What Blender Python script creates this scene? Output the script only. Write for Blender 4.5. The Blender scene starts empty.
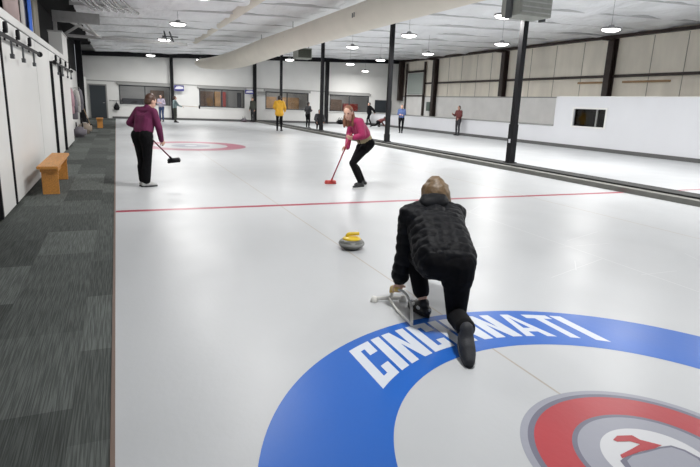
import bpy, bmesh, math, random
from mathutils import Vector, Matrix, noise
random.seed(7)
S = bpy.context.scene
COL = S.collection
V = Vector
R = math.radians

# ------------------------------------------------------------------ materials
def mat(name, col, rough=.6, metal=0, var=0, vscale=6, bump=0, bscale=40, emit=None, estr=0, spec=.5, trans=0, stretch=(1, 1, 1), bdist=.02):
    m = bpy.data.materials.new(name); m.use_nodes = True
    nt = m.node_tree; b = nt.nodes['Principled BSDF']
    b.inputs['Base Color'].default_value = (*col, 1)
    b.inputs['Roughness'].default_value = rough
    b.inputs['Metallic'].default_value = metal
    b.inputs['Specular IOR Level'].default_value = spec
    b.inputs['Transmission Weight'].default_value = trans
    if emit:
        b.inputs['Emission Color'].default_value = (*emit, 1); b.inputs['Emission Strength'].default_value = estr
    if var or bump:
        tc = nt.nodes.new('ShaderNodeTexCoord'); mp = nt.nodes.new('ShaderNodeMapping')
        mp.inputs['Scale'].default_value = stretch
        nt.links.new(tc.outputs['Object'], mp.inputs['Vector'])
    if var:
        n = nt.nodes.new('ShaderNodeTexNoise'); n.inputs['Scale'].default_value = vscale; n.inputs['Detail'].default_value = 4
        nt.links.new(mp.outputs[0], n.inputs['Vector'])
        r = nt.nodes.new('ShaderNodeMapRange'); r.inputs['To Min'].default_value = 1 - var; r.inputs['To Max'].default_value = 1 + var
        r.inputs['From Min'].default_value = .3; r.inputs['From Max'].default_value = .7
        nt.links.new(n.outputs['Fac'], r.inputs['Value'])
        mx = nt.nodes.new('ShaderNodeVectorMath'); mx.operation = 'SCALE'; mx.inputs[0].default_value = col
        nt.links.new(r.outputs[0], mx.inputs['Scale']); nt.links.new(mx.outputs[0], b.inputs['Base Color'])
    if bump:
        n2 = nt.nodes.new('ShaderNodeTexNoise'); n2.inputs['Scale'].default_value = bscale; n2.inputs['Detail'].default_value = 3
        nt.links.new(mp.outputs[0], n2.inputs['Vector'])
        bp = nt.nodes.new('ShaderNodeBump'); bp.inputs['Strength'].default_value = bump; bp.inputs['Distance'].default_value = bdist
        nt.links.new(n2.outputs['Fac'], bp.inputs['Height']); nt.links.new(bp.outputs[0], b.inputs['Normal'])
    return m

def ice_mat(name, col, var=.02, rough=.36):
    """painted or bare ice: pebbled, faintly streaked along the sheet"""
    m = mat(name, col, rough, var=var, vscale=1.2, bump=.035, bscale=30, spec=.2, stretch=(1, .6, 1))
    nt = m.node_tree; b = nt.nodes['Principled BSDF']
    tc = nt.nodes.new('ShaderNodeTexCoord'); n = nt.nodes.new('ShaderNodeTexNoise'); n.inputs['Scale'].default_value = 1.1; n.inputs['Detail'].default_value = 6
    nt.links.new(tc.outputs['Object'], n.inputs['Vector'])
    r = nt.nodes.new('ShaderNodeMapRange'); r.inputs['From Min'].default_value = .3; r.inputs['From Max'].default_value = .7
    r.inputs['To Min'].default_value = rough - .04; r.inputs['To Max'].default_value = rough + .06
    nt.links.new(n.outputs['Fac'], r.inputs['Value']); nt.links.new(r.outputs[0], b.inputs['Roughness'])
    return m

def carpet_mat():
    m = bpy.data.materials.new('carpet_tiles'); m.use_nodes = True
    nt = m.node_tree; b = nt.nodes['Principled BSDF']; L = nt.links.new
    b.inputs['Roughness'].default_value = .95; b.inputs['Specular IOR Level'].default_value = .1
    tc = nt.nodes.new('ShaderNodeTexCoord')
    mp = nt.nodes.new('ShaderNodeMapping'); mp.inputs['Rotation'].default_value = (0, 0, R(90)); L(tc.outputs['Object'], mp.inputs['Vector'])
    br = nt.nodes.new('ShaderNodeTexBrick'); br.offset = .33; br.inputs['Scale'].default_value = 1
    br.inputs['Brick Width'].default_value = 1.0; br.inputs['Row Height'].default_value = .5; br.inputs['Mortar Size'].default_value = 0
    br.inputs['Color1'].default_value = (.70, .70, .70, 1); br.inputs['Color2'].default_value = (1.42, 1.42, 1.42, 1)
    L(mp.outputs[0], br.inputs['Vector'])
    mp2 = nt.nodes.new('ShaderNodeMapping'); mp2.inputs['Scale'].default_value = (125, 3.2, 1); L(tc.outputs['Object'], mp2.inputs['Vector'])
    n = nt.nodes.new('ShaderNodeTexNoise'); n.inputs['Scale'].default_value = 1; n.inputs['Detail'].default_value = 3; L(mp2.outputs[0], n.inputs['Vector'])
    r = nt.nodes.new('ShaderNodeMapRange'); r.inputs['From Min'].default_value = .42; r.inputs['From Max'].default_value = .60
    r.inputs['To Min'].default_value = .75; r.inputs['To Max'].default_value = 1.22; L(n.outputs['Fac'], r.inputs['Value'])
    a = nt.nodes.new('ShaderNodeVectorMath'); a.operation = 'SCALE'; L(br.outputs['Color'], a.inputs[0]); L(r.outputs[0], a.inputs['Scale'])
    c = nt.nodes.new('ShaderNodeVectorMath'); c.operation = 'MULTIPLY'; c.inputs[1].default_value = (.086, .094, .089); L(a.outputs[0], c.inputs[0])
    L(c.outputs[0], b.inputs['Base Color'])
    bp = nt.nodes.new('ShaderNodeBump'); bp.inputs['Strength'].default_value = .4; bp.inputs['Distance'].default_value = .01
    L(n.outputs['Fac'], bp.inputs['Height']); L(bp.outputs[0], b.inputs['Normal'])
    return m

def wood_mat(name, col):
    m = mat(name, col, .45, var=.22, vscale=5, stretch=(12, 1, 12), bump=.05, bscale=12)
    return m

def granite_mat():
    m = mat('granite', (.2, .2, .19), .35)
    nt = m.node_tree; b = nt.nodes['Principled BSDF']
    tc = nt.nodes.new('ShaderNodeTexCoord'); v = nt.nodes.new('ShaderNodeTexVoronoi'); v.inputs['Scale'].default_value = 160
    nt.links.new(tc.outputs['Object'], v.inputs['Vector'])
    cr = nt.nodes.new('ShaderNodeValToRGB'); cr.color_ramp.elements[0].color = (.045, .047, .04, 1); cr.color_ramp.elements[1].color = (.22, .22, .20, 1)
    nt.links.new(v.outputs['Color'], cr.inputs['Fac']); nt.links.new(cr.outputs[0], b.inputs['Base Color'])
    return m

M = dict(
    ice=ice_mat('ice', (.485, .50, .512)), ice_blue=ice_mat('ice_blue', (.014, .115, .47), .06),
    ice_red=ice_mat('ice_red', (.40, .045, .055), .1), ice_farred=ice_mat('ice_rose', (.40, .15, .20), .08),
    ice_grey=ice_mat('ice_grey', (.30, .31, .36), .06), ice_midgrey=ice_mat('ice_midgrey', (.30, .31, .36), .06), ice_dark=ice_mat('ice_dark', (.15, .15, .20), .06),
    ice_white=ice_mat('ice_white', (.57, .58, .60)), ice_letter=ice_mat('ice_letter', (.60, .64, .70)),
    ice_line=ice_mat('ice_line', (.40, .36, .31), .1), ice_hog=ice_mat('ice_hog', (.32, .03, .06), .08), ice_scratch=ice_mat('ice_scratch', (.60, .61, .62)),
    carpet=carpet_mat(),
    white=mat('white_paint', (.72, .72, .70), .5, var=.03, vscale=.8), whitedoor=mat('white_door', (.74, .74, .72), .4, var=.025, vscale=1),
    wallgrey=mat('white_wall', (.78, .78, .76), .6, var=.05, vscale=.7), board=mat('white_board', (.66, .67, .70), .45, var=.025, vscale=.6),
    tan=mat('insulation', (.90, .84, .73), .65, var=.10, vscale=1.2, bump=.25, bscale=3, stretch=(1, 1, .3)),
    lower=mat('lower_wall', (.90, .89, .87), .6, var=.05, vscale=1.5),
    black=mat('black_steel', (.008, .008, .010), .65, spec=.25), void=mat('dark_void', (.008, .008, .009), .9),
    brown=mat('brown_steel', (.035, .022, .018), .5, var=.2), darkgrey=mat('dark_grey', (.07, .075, .08), .6),
    kick=mat('kick_rubber', (.10, .10, .10), .7), curbside=mat('curb_side', (.17, .17, .155), .7, var=.1, vscale=3), curbtop=mat('curb_top', (.035, .036, .035), .9, var=.15, vscale=20),
    film=mat('ceiling_film', (.88, .89, .91), .34, var=.08, vscale=.9, bump=.8, bscale=2.6, stretch=(1, .55, 1), bdist=.16), silver=mat('foil', (.5, .5, .5), .2, metal=.9, bump=1, bscale=12),
    purlin=mat('purlin', (.62, .62, .62), .5), steel=mat('grey_steel', (.42, .42, .41), .45, metal=.2, var=.1), beige=mat('beige_fabric', (.82, .77, .68), .75, var=.03, vscale=1.5, bump=.05, bscale=5),
    slate=mat('slate_door', (.028, .036, .044), .5), trimgrey=mat('trim_grey', (.28, .28, .27), .6), ledge=mat('ledge_grey', (.33, .33, .32), .6),
    wood=wood_mat('honey_wood', (.56, .25, .055)), plank=wood_mat('plank_wood', (.36, .22, .10)),
    lamp=mat('lamp_lens', (.9, .9, .9), .4, emit=(1, .98, .95), estr=10), lamphouse=mat('lamp_housing', (.25, .25, .26), .4),
    granite=granite_mat(), yellow=mat('yellow_plastic', (.72, .50, .02), .35), stoneband=mat('stone_band', (.30, .30, .285), .6, var=.15, vscale=120),
    pvc=mat('pvc_tube', (.74, .73, .69), .5), gripyellow=mat('grip', (.74, .52, .16), .5),
    skin=mat('skin', (.60, .36, .27), .5, var=.05, vscale=8), lips=mat('lips', (.50, .24, .20), .5), eye=mat('eye', (.03, .02, .02), .3),
    puffer=mat('puffer_fabric', (.0045, .005, .0065), .6, var=.2, vscale=10, bump=.3, bscale=28, spec=.15), blackcloth=mat('black_cloth', (.006, .006, .007), .85, var=.2, vscale=20, spec=.12),
    sole=mat('dark_sole', (.022, .024, .029), .7, bump=.2, bscale=90), shoeblack=mat('shoe_black', (.012, .012, .013), .5), shoegrey=mat('shoe_grey', (.45, .45, .44), .6), shoewhite=mat('shoe_white', (.72, .72, .70), .5),
    hairblond=mat('hair_blond', (.13, .082, .04), .5, var=.4, vscale=25, stretch=(6, 6, .6)), hairbrown=mat('hair_brown', (.07, .03, .018), .5, var=.3, vscale=25, stretch=(6, 6, .6)),
    hairred=mat('hair_auburn', (.20, .085, .045), .5, var=.35, vscale=25, stretch=(6, 6, .6)), hairdark=mat('hair_dark', (.018, .013, .011), .5),
    purple=mat('plum_fleece', (.115, .009, .056), .8, var=.12, vscale=10), pink=mat('magenta_jacket', (.36, .018, .10), .6, var=.12, vscale=12), olive=mat('khaki_top', (.30, .25, .15), .8, var=.15),
    red=mat('red_plastic', (.62, .06, .05), .4), redshaft=mat('red_shaft', (.34, .03, .05), .35), shaft=mat('plum_shaft', (.16, .05, .07), .35),
    jacketyellow=mat('yellow_jacket', (.78, .42, .03), .6, var=.1), teal=mat('grey_teal', (.22, .30, .31), .8), darkolive=mat('dark_olive', (.05, .055, .045), .8), char=mat('charcoal', (.03, .03, .034), .8),
    jeans=mat('jeans', (.04, .07, .17), .8, var=.15), blueshirt=mat('blue_shirt', (.06, .10, .24), .7), maroon=mat('maroon_shirt', (.13, .025, .025), .7), lilac=mat('lilac_top', (.45, .40, .50), .8),
    flagred=mat('banner_red', (.40, .05, .08), .8), flagblue=mat('banner_blue', (.05, .2, .85), .8), flagwhite=mat('banner_white', (.75, .73, .70), .8), flagpink=mat('banner_rose', (.66, .52, .50), .8), flagbeige=mat('banner_beige', (.40, .37, .31), .8),
    signblue=mat('sign_blue', (.03, .03, .22), .5), signwhite=mat('sign_white', (.7, .7, .75), .5),
    amber=mat('room_amber', (.34, .20, .09), .7, var=.3, vscale=2), roomred=mat('room_red', (.30, .04, .03), .7), roombrown=mat('room_brown', (.12, .075, .05), .7, var=.3, vscale=2), roomgrey=mat('room_grey', (.30, .30, .29), .7),
    heater=mat('heater_box', (.30, .31, .28), .5, var=.1), heaterdark=mat('heater_grille', (.04, .045, .03), .5), coatpink=mat('coat_rose', (.45, .28, .32), .9), coatgrey=mat('coat_grey', (.16, .15, .17), .9), coatwhite=mat('coat_white', (.5, .48, .47), .9), bagtan=mat('bag_tan', (.30, .25, .20), .9),
)
def glass_mat():
    m = bpy.data.materials.new('window_glass'); m.use_nodes = True
    nt = m.node_tree; out = nt.nodes['Material Output']; nt.nodes.remove(nt.nodes['Principled BSDF'])
    t = nt.nodes.new('ShaderNodeBsdfTransparent'); g = nt.nodes.new('ShaderNodeBsdfGlossy'); g.inputs['Roughness'].default_value = .03
    mx = nt.nodes.new('ShaderNodeMixShader'); f = nt.nodes.new('ShaderNodeFresnel'); f.inputs['IOR'].default_value = 1.5
    nt.links.new(f.outputs[0], mx.inputs[0]); nt.links.new(t.outputs[0], mx.inputs[1]); nt.links.new(g.outputs[0], mx.inputs[2]); nt.links.new(mx.outputs[0], out.inputs['Surface'])
    return m
M['glass'] = glass_mat()

# ------------------------------------------------------------------ object helpers
def obj(name, bm, m, parent=None, smooth=False):
    me = bpy.data.meshes.new(name)
    if isinstance(bm, bmesh.types.BMesh):
        bmesh.ops.recalc_face_normals(bm, faces=bm.faces[:])
        bm.to_mesh(me); bm.free()
    else: me = bm
    o = bpy.data.objects.new(name, me); COL.objects.link(o)
    if m is not None and len(me.materials) == 0: me.materials.append(m)
    if smooth:
        for p in me.polygons: p.use_smooth = True
    if parent: o.parent = parent
    return o
def tag(o, label=None, cat=None, group=None, kind=None):
    if label: o['label'] = label
    if cat: o['category'] = cat
    if group: o['group'] = group
    if kind: o['kind'] = kind
    return o
def thing(name, label, cat, loc=(0, 0, 0), rz=0, group=None):
    o = bpy.data.objects.new(name, None); COL.objects.link(o)
    o.location = loc; o.rotation_euler = (0, 0, rz); o.empty_display_size = .1
    return tag(o, label, cat, group)
def struct(name, bm, m, parent=None, smooth=False):
    o = obj(name, bm, m, parent, smooth)
    o['kind'] = 'structure'
    return o
def copy_tree(o, parent=None):
    c = o.copy(); COL.objects.link(c)
    if parent: c.parent = parent
    for ch in list(o.children): copy_tree(ch, c)
    return c
def bx(bm, x0, x1, y0, y1, z0, z1, bev=0, mtx=None):
    r = bmesh.ops.create_cube(bm, size=1)
    vs = r['verts']
    for v in vs: v.co = V(((x0 + x1) / 2 + v.co.x * (x1 - x0), (y0 + y1) / 2 + v.co.y * (y1 - y0), (z0 + z1) / 2 + v.co.z * (z1 - z0)))
    if bev:
        es = list({e for v in vs for e in v.link_edges})
        rr = bmesh.ops.bevel(bm, geom=es, offset=bev, segments=2, affect='EDGES'); vs = list({v for f in rr['faces'] for v in f.verts} | {v for v in vs if v.is_valid})
    if mtx: bmesh.ops.transform(bm, matrix=mtx, verts=vs)
    return bm
def box(*a, **k): return bx(bmesh.new(), *a, **k)
def frame_of(d):
    d = V(d).normalized(); a = V((0, 0, 1)) if abs(d.z) < .95 else V((0, 1, 0))
    x = a.cross(d).normalized(); return x, d.cross(x), d
def tube(bm, pts, rad, seg=10, cap=True):
    pts = [V(p) for p in pts]; n = len(pts)
    rad = rad if isinstance(rad, (list, tuple)) else [rad] * n
    rings = []; px = None
    for i, p in enumerate(pts):
        d = (pts[min(i + 1, n - 1)] - pts[max(i - 1, 0)]).normalized()
        if px is None: x, y, _ = frame_of(d)
        else:
            x = (px - d * px.dot(d)).normalized(); y = d.cross(x)
        px = x
        rings.append([bm.verts.new(p + (x * math.cos(2 * math.pi * k / seg) + y * math.sin(2 * math.pi * k / seg)) * rad[i]) for k in range(seg)])
    for a, b in zip(rings, rings[1:]):
        for k in range(seg): bm.faces.new((a[k], a[(k + 1) % seg], b[(k + 1) % seg], b[k]))
    if cap: bm.faces.new(rings[0][::-1]); bm.faces.new(rings[-1])
    return bm
def lathe(bm, prof, seg=40, loc=(0, 0, 0)):
    L = V(loc); rings = []
    for r, z in prof:
        if r < 1e-6: rings.append([bm.verts.new(L + V((0, 0, z)))])
        else: rings.append([bm.verts.new(L + V((r * math.cos(2 * math.pi * k / seg), r * math.sin(2 * math.pi * k / seg), z))) for k in range(seg)])
    for a, b in zip(rings, rings[1:]):
        for k in range(seg):
            k2 = (k + 1) % seg
            if len(a) == 1 and len(b) == 1: continue
            if len(a) == 1: bm.faces.new((a[0], b[k2], b[k]))
            elif len(b) == 1: bm.faces.new((a[k], a[k2], b[0]))
            else: bm.faces.new((a[k], a[k2], b[k2], b[k]))
    return bm
def spline(pts, n=8):
    pts = [V(p) for p in pts]; out = []
    P = [pts[0] * 2 - pts[1]] + pts + [pts[-1] * 2 - pts[-2]]
    for i in range(1, len(P) - 2):
        for k in range(n):
            t = k / n; a, b, c, d = P[i - 1], P[i], P[i + 1], P[i + 2]
            out.append(.5 * ((2 * b) + (c - a) * t + (2 * a - 5 * b + 4 * c - d) * t * t + (3 * b - a - 3 * c + d) * t ** 3))
    out.append(pts[-1]); return out
def poly_prism(bm, pts, z0, z1):
    b = [bm.verts.new((x, y, z0)) for x, y in pts]; t = [bm.verts.new((x, y, z1)) for x, y in pts]
    n = len(pts)
    for i in range(n): bm.faces.new((b[i], b[(i + 1) % n], t[(i + 1) % n], t[i]))
    bm.faces.new(t); bm.faces.new(b[::-1]); return bm

# ------------------------------------------------------------------ camera (solved from the rings and the lines on the ice)
cd = bpy.data.cameras.new('camera'); cam = bpy.data.objects.new('camera', cd); COL.objects.link(cam)
f, pi_, ya, ro, cx, cy, cz = 535.1, -.2365, -.4103, .0395, -2.2086, -1.4084, 1.5413
cd.sensor_width = 36; cd.lens = 36 * f / 700; cd.clip_start = .05; cd.clip_end = 200
Bm = Matrix(((1, 0, 0), (0, 0, -1), (0, 1, 0)))
cam.matrix_world = Matrix.Translation((cx, cy, cz)) @ (Matrix.Rotation(ya, 3, 'Z') @ Matrix.Rotation(pi_, 3, 'X') @ Bm @ Matrix.Rotation(ro, 3, 'Z')).to_4x4()
S.camera = cam

# ------------------------------------------------------------------ the hall
XL, XC, YF, XR = -2.31, -3.55, 39.2, 19.6
def ceil_z(x): return 4.33 + .040 * x
ice = struct('floor', box(XL, 16.7, -4, YF, -.12, 0), M['ice'])
carpet = struct('floor', box(-7, XL, -4, YF, -.12, .004), M['carpet'])
struct('floor', box(16.7, XR, -4, YF, -.12, .004), M['darkgrey'])
tr = struct('trim_1', box(XL - .012, XL + .008, -4, YF - 5.2, -.02, .01), mat('edge_strip', (.16, .11, .085), .6))
# ring paint: flat annuli inside the ice surface
def ring(name, r0, r1, z, m, cx=0, cy=0, seg=160, parent=ice):
    bm = bmesh.new()
    if r0 == 0: bmesh.ops.create_circle(bm, cap_ends=True, radius=r1, segments=seg, matrix=Matrix.Translation((cx, cy, z)))
    else:
        a = [bm.verts.new((cx + r0 * math.cos(2 * math.pi * k / seg), cy + r0 * math.sin(2 * math.pi * k / seg), z)) for k in range(seg)]
        b = [bm.verts.new((cx + r1 * math.cos(2 * math.pi * k / seg), cy + r1 * math.sin(2 * math.pi * k / seg), z)) for k in range(seg)]
        for k in range(seg): bm.faces.new((a[k], b[k], b[(k + 1) % seg], a[(k + 1) % seg]))
    return obj(name, bm, m, parent)
def quad(name, pts, m, parent=ice):
    bm = bmesh.new(); bm.faces.new([bm.verts.new(p) for p in pts]); return obj(name, bm, m, parent)
E1 = .0006
ring('blue_ring', 1.219, 1.829, E1, M['ice_blue'])
ring('grey_ring', .575, .612, E1, M['ice_grey']); ring('dark_ring', .545, .575, E1, M['ice_dark'])
ring('red_ring', .37, .545, E1, M['ice_red']); ring('dark_ring', .345, .37, E1, M['ice_dark'])
ring('grey_ring', .245, .345, E1, M['ice_midgrey']); ring('white_button', 0, .245, E1, M['ice_white'])
# far house on the same sheet
FY = 17.25
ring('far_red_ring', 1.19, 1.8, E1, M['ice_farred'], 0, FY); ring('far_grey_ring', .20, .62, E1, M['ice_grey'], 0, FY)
ring('far_button', 0, .2, E1, M['ice_white'], 0, FY)
# lines
def line(name, x0, y0, x1, y1, w, m, z=.0003):
    d = V((x1 - x0, y1 - y0, 0)).normalized(); n = V((-d.y, d.x, 0)) * w / 2; a = V((x0, y0, z)); b = V((x1, y1, z))
    return quad(name, [a - n, b - n, b + n, a + n], m)
line('center_line', 0, .61, 0, 1.22, .014, M['ice_line']); line('center_line', 0, 1.83, 0, 15.4, .014, M['ice_line'])
line('hog_line', XL + .012, 6.41, 7.25, 6.41, .13, M['ice_hog']); line('hog_line', 8.0, 6.41, 16.6, 6.41, .07, M['ice_hog'])
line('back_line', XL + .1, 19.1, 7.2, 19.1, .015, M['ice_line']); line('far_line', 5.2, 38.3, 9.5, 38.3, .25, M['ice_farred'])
line('side_line', 2.55, .2, 2.9, 12, .012, M['ice_scratch']); line('side_line', 4.75, 3, 4.75, 30, .02, M['ice_line'])
for k in range(10):
    x = random.uniform(1.2, 3.6); y = random.uniform(1.9, 5.5); a = random.uniform(-.5, .9); l = random.uniform(.3, 1.3)
    line('slide_mark', x, y, x + l * math.cos(a + .4), y + l * math.sin(a + .4), .008, M['ice_scratch'])
# lettering: upright block letters cut along an arch between r=1.36 and r=1.745
U = .1775
def letter_strokes(ch):
    t = .40
    if ch == 'I': return .42, [[(0, 0), (.42, 0), (.42, 1), (0, 1)]]
    if ch == 'C': return 1.0, [[(0, 0), (t, 0), (t, 1), (0, 1)], [(t, 0), (1, 0), (1, .15), (t, .15)], [(t, .85), (1, .85), (1, 1), (t, 1)], [(1 - t, .15), (1, .15), (1, .34), (1 - t, .34)], [(1 - t, .66), (1, .66), (1, .85), (1 - t, .85)]]
    if ch == 'N': return 1.12, [[(0, 0), (t, 0), (t, 1), (0, 1)], [(1.12 - t, 0), (1.12, 0), (1.12, 1), (1.12 - t, 1)], [(t, .58), (1.12 - t, 0), (1.12 - t, .44), (t, 1)]]
    if ch == 'A': return 1.16, [[(0, 0), (.34, 0), (.58, .86), (.40, 1)], [(.82, 0), (1.16, 0), (.76, 1), (.58, .86)], [(.40, 1), (.58, .86), (.76, 1)], [(.398, .2), (.762, .2), (.717, .36), (.443, .36)]]
    if ch == 'T': return 1.0, [[(0, .83), (1, .83), (1, 1), (0, 1)], [(.33, 0), (.67, 0), (.67, .83), (.33, .83)]]
def lettering(m, z, grow=0):
    bm = bmesh.new(); x = -.925
    for ch in 'CINCINNATI':
        w, st = letter_strokes(ch)
        for p in st:
            # subdivide along the stroke and bend
            vs = [bm.verts.new((x + px * U, py, 0)) for px, py in p]; bm.faces.new(vs)
        x += (w + .15) * U
    bmesh.ops.subdivide_edges(bm, edges=bm.edges[:], cuts=7, use_grid_fill=True)
    for v in bm.verts:
        X = v.co.x; yb = math.sqrt(1.355 ** 2 - X * X); yt = math.sqrt(1.75 ** 2 - X * X)
        v.co = V((X, yb + (yt - yb) * v.co.y, z))
    o = obj('cincinnati_lettering', bm, m, ice); return o
lettering(M['ice_letter'], .0012)
# stone emblem on the button
def emb(name, pts, m, z): return quad(name, [(x, y, z) for x, y in pts], m)
emb('emblem_stone', [(-0.177, 0.056), (-0.103, 0.075), (0.001, 0.069), (0.099, 0.066), (0.162, 0.055), (0.194, 0.007), (0.204, -0.06), (0.172, -0.138), (0.039, -0.20), (-0.12, -.17), (-0.19, -0.11), (-0.205, -0.018)], M['ice_dark'], .0012)
emb('emblem_stone_top', [(-.145, .045), (-.09, .062), (.0, .056), (.09, .054), (.15, .043), (.178, .0), (.185, -.06), (.155, -.125), (.035, -.18), (-.11, -.15), (-.17, -.10), (-.18, -.02)], M['ice_midgrey'], .0016)
emb('emblem_handle', [(-0.073, 0.186), (-0.026, 0.204), (0.05, 0.181), (0.056, 0.14), (0.12, 0.071), (0.057, 0.065), (-0.029, 0.072), (-0.153, 0.066), (-0.14, 0.088), (-0.045, 0.102), (0.023, 0.114), (-0.003, 0.148), (-0.068, 0.168)], M['ice_red'], .0018)

# ceiling film with sags between the purlins
bm = bmesh.new(); nx, ny = 110, 190
x0, x1, y0, y1 = -3.3, XR, -2, YF
PUR = [-1.73 + 2.56 * k for k in range(0, 16)]
def sag(x, y):
    ph = ((y + 1.73) / 2.56) % 1
    s = -.05 * math.sin(math.pi * ph) * (.7 + 1.1 * noise.noise(V((x * .35, y * .2, 3))))
    s += .11 * noise.noise(V((x * .8, y * 1.1, 0))) + .04 * abs(noise.noise(V((x * 2.1, y * 1.7, 5))))
    return s
g = [[bm.verts.new((x0 + (x1 - x0) * i / nx, y0 + (y1 - y0) * j / ny, ceil_z(x0 + (x1 - x0) * i / nx) + .10 + sag(x0 + (x1 - x0) * i / nx, y0 + (y1 - y0) * j / ny))) for j in range(ny + 1)] for i in range(nx + 1)]
for i in range(nx):
    for j in range(ny): bm.faces.new((g[i][j], g[i + 1][j], g[i + 1][j + 1], g[i][j + 1]))
ceiling = struct('ceiling', bm, M['film'], smooth=True)
# roof deck above the film and the dark bay over the storage rooms
bm = bmesh.new()
for xa, xb in ((-7, -3.3), (-3.3, XR + .3)):
    v = [bm.verts.new(p) for p in [(xa, -4, ceil_z(xa) + .5), (xb, -4, ceil_z(xb) + .5), (xb, YF + .3, ceil_z(xb) + .5), (xa, YF + .3, ceil_z(xa) + .5)]]; bm.faces.new(v)
struct('ceiling', bm, M['void'])
for k, y in enumerate(PUR):
    if y < 3: continue
    bm = bmesh.new(); vs = []
    for x, dz in ((-3.4, 0), (XR, 0)):
        z = ceil_z(x) + .065
        vs.append([bm.verts.new((x, y - .022, z)), bm.verts.new((x, y + .022, z)), bm.verts.new((x, y + .022, z + .12)), bm.verts.new((x, y - .022, z + .12))])
    a, b = vs
    for q in range(4): bm.faces.new((a[q], a[(q + 1) % 4], b[(q + 1) % 4], b[q]))
    bm.faces.new(a); bm.faces.new(b[::-1])
    struct('trim_%d' % (k + 20), bm, M['purlin'])

# far wall with four viewing windows
WZ0, WZ1 = .96, 2.25
WIN = [(-2.0, 1.30), (3.27, 6.52), (8.1, 11.5), (13.25, 16.65)]
zt = 5.3
bm = bmesh.new(); xs = -4.4
for a, b in WIN:
    bx(bm, xs, a, YF, YF + .15, -.1, zt); bx(bm, a, b, YF, YF + .15, -.1, WZ0); bx(bm, a, b, YF, YF + .15, WZ1, zt); xs = b
bx(bm, xs, XR + .2, YF, YF + .15, -.1, zt)
wf = struct('wall_far', bm, M['wallgrey'])
struct('baseboard_far', box(-2.5, 16.7, YF - .06, YF, 0, .14), M['kick'])
bm = bmesh.new(); bx(bm, -4.4, 16.7, YF - .03, YF, 2.42, 2.47); struct('trim_2', bm, M['trimgrey'])
bm = bmesh.new()      # dark eave beam along the far wall
v = []
for x in (-4.4, XR):
    z = ceil_z(x) - .02
    v.append([bm.verts.new((x, yy, zz)) for yy, zz in ((YF - .2, z - .17), (YF, z - .17), (YF, z + .12), (YF - .2, z + .12))])
for q in range(4): bm.faces.new((v[0][q], v[0][(q + 1) % 4], v[1][(q + 1) % 4], v[1][q]))
struct('trim_3', bm, M['black'])
for i, (a, b) in enumerate(WIN):
    fr = bmesh.new()
    for xa, xb, za, zb in ((a, b, WZ0, WZ0 + .07), (a, b, WZ1 - .07, WZ1), (a, a + .07, WZ0, WZ1), (b - .07, b, WZ0, WZ1), ((a + b) / 2 - .03, (a + b) / 2 + .03, WZ0, WZ1)):
        bx(fr, xa, xb, YF - .03, YF + .1, za, zb)
    w = struct('window_%d' % (i + 1), fr, M['darkgrey'])
    obj('window_pane', box(a + .05, b - .05, YF + .04, YF + .05, WZ0 + .05, WZ1 - .05), M['glass'], w)
    obj('window_header', box(a - .12, b + .12, YF - .14, YF - .0, WZ1, WZ1 + .17), M['ledge'], w)
    obj('window_sill', box(a - .05, b + .05, YF - .08, YF + .02, WZ0 - .05, WZ0), M['white'], w)
# clubroom behind the windows
struct('wall_clubroom', box(-4.4, XR, 42.3, 42.4, -.1, 3.2), M['roomgrey']); struct('ceiling', box(-4.4, XR, YF + .16, 42.3, 2.9, 3.0), M['white']); struct('floor', box(-4.4, XR, YF + .16, 42.3, -.1, 0), M['roomgrey'])
for i, x in enumerate((-.4, 4.9, 9.8, 15.0)):  # unseen lamps, added so the interior behind the windows renders brighter
    t = thing('strip_light', ['strip light inside the clubroom behind the leftmost far window', 'strip light inside the clubroom behind the second far window', 'strip light inside the clubroom behind the third far window', 'strip light inside the clubroom behind the rightmost far window'][i], 'ceiling lamp', (x, 40.6, 2.84))
    obj('casing', box(-.6, .6, -.08, .08, 0, .06), M['white'], t); obj('tube', tube(bmesh.new(), [(-.55, 0, -.01), (.55, 0, -.01)], .02), M['lamp'], t)
    l = bpy.data.lights.new('strip_light', 'AREA'); l.shape = 'RECTANGLE'; l.size = 1.1; l.size_y = .1; l.energy = 34
    lo = bpy.data.objects.new('strip_light_glow', l); COL.objects.link(lo); lo.location = (0, 0, -.04); lo.parent = t
def rshelf(x0, x1, z0, z1, m, lab, cat='cabinet', y=41.9):
    bm = bmesh.new(); bx(bm, x0, x1, y, y + .35, z0, z1, .02)
    return tag(obj('cabinet', bm, M[m]), lab, cat)
rshelf(-1.8, -.2, 0, 1.35, 'char', 'low charcoal counter seen through the leftmost far window')
rshelf(.15, 1.1, 0, 2.0, 'roombrown', 'tall brown cupboard seen through the leftmost far window')
rshelf(3.7, 4.7, 0, 2.1, 'roombrown', 'brown cupboard at left end of second far window')
rshelf(4.8, 5.25, 0, 2.1, 'amber', 'narrow amber cupboard in middle of second far window')
rshelf(5.35, 5.65, 0, 2.1, 'roomred', 'red narrow locker seen through second far window')
rshelf(6.6, 6.85, 0, 2.1, 'char', 'dark narrow locker at right end of second far window')
rshelf(8.4, 9.7, 0, 1.9, 'amber', 'amber wooden cupboard at left of third far window')
rshelf(9.9, 11.6, 0, 1.9, 'amber', 'wide amber wooden cupboard right of the yellow jacketed person')
rshelf(13.7, 15.4, 0, 1.9, 'roombrown', 'brown cupboard seen through the rightmost far window')
rshelf(15.6, 16.9, 0, 1.6, 'roomred', 'dark red low cupboard seen through the rightmost far window')
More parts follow.
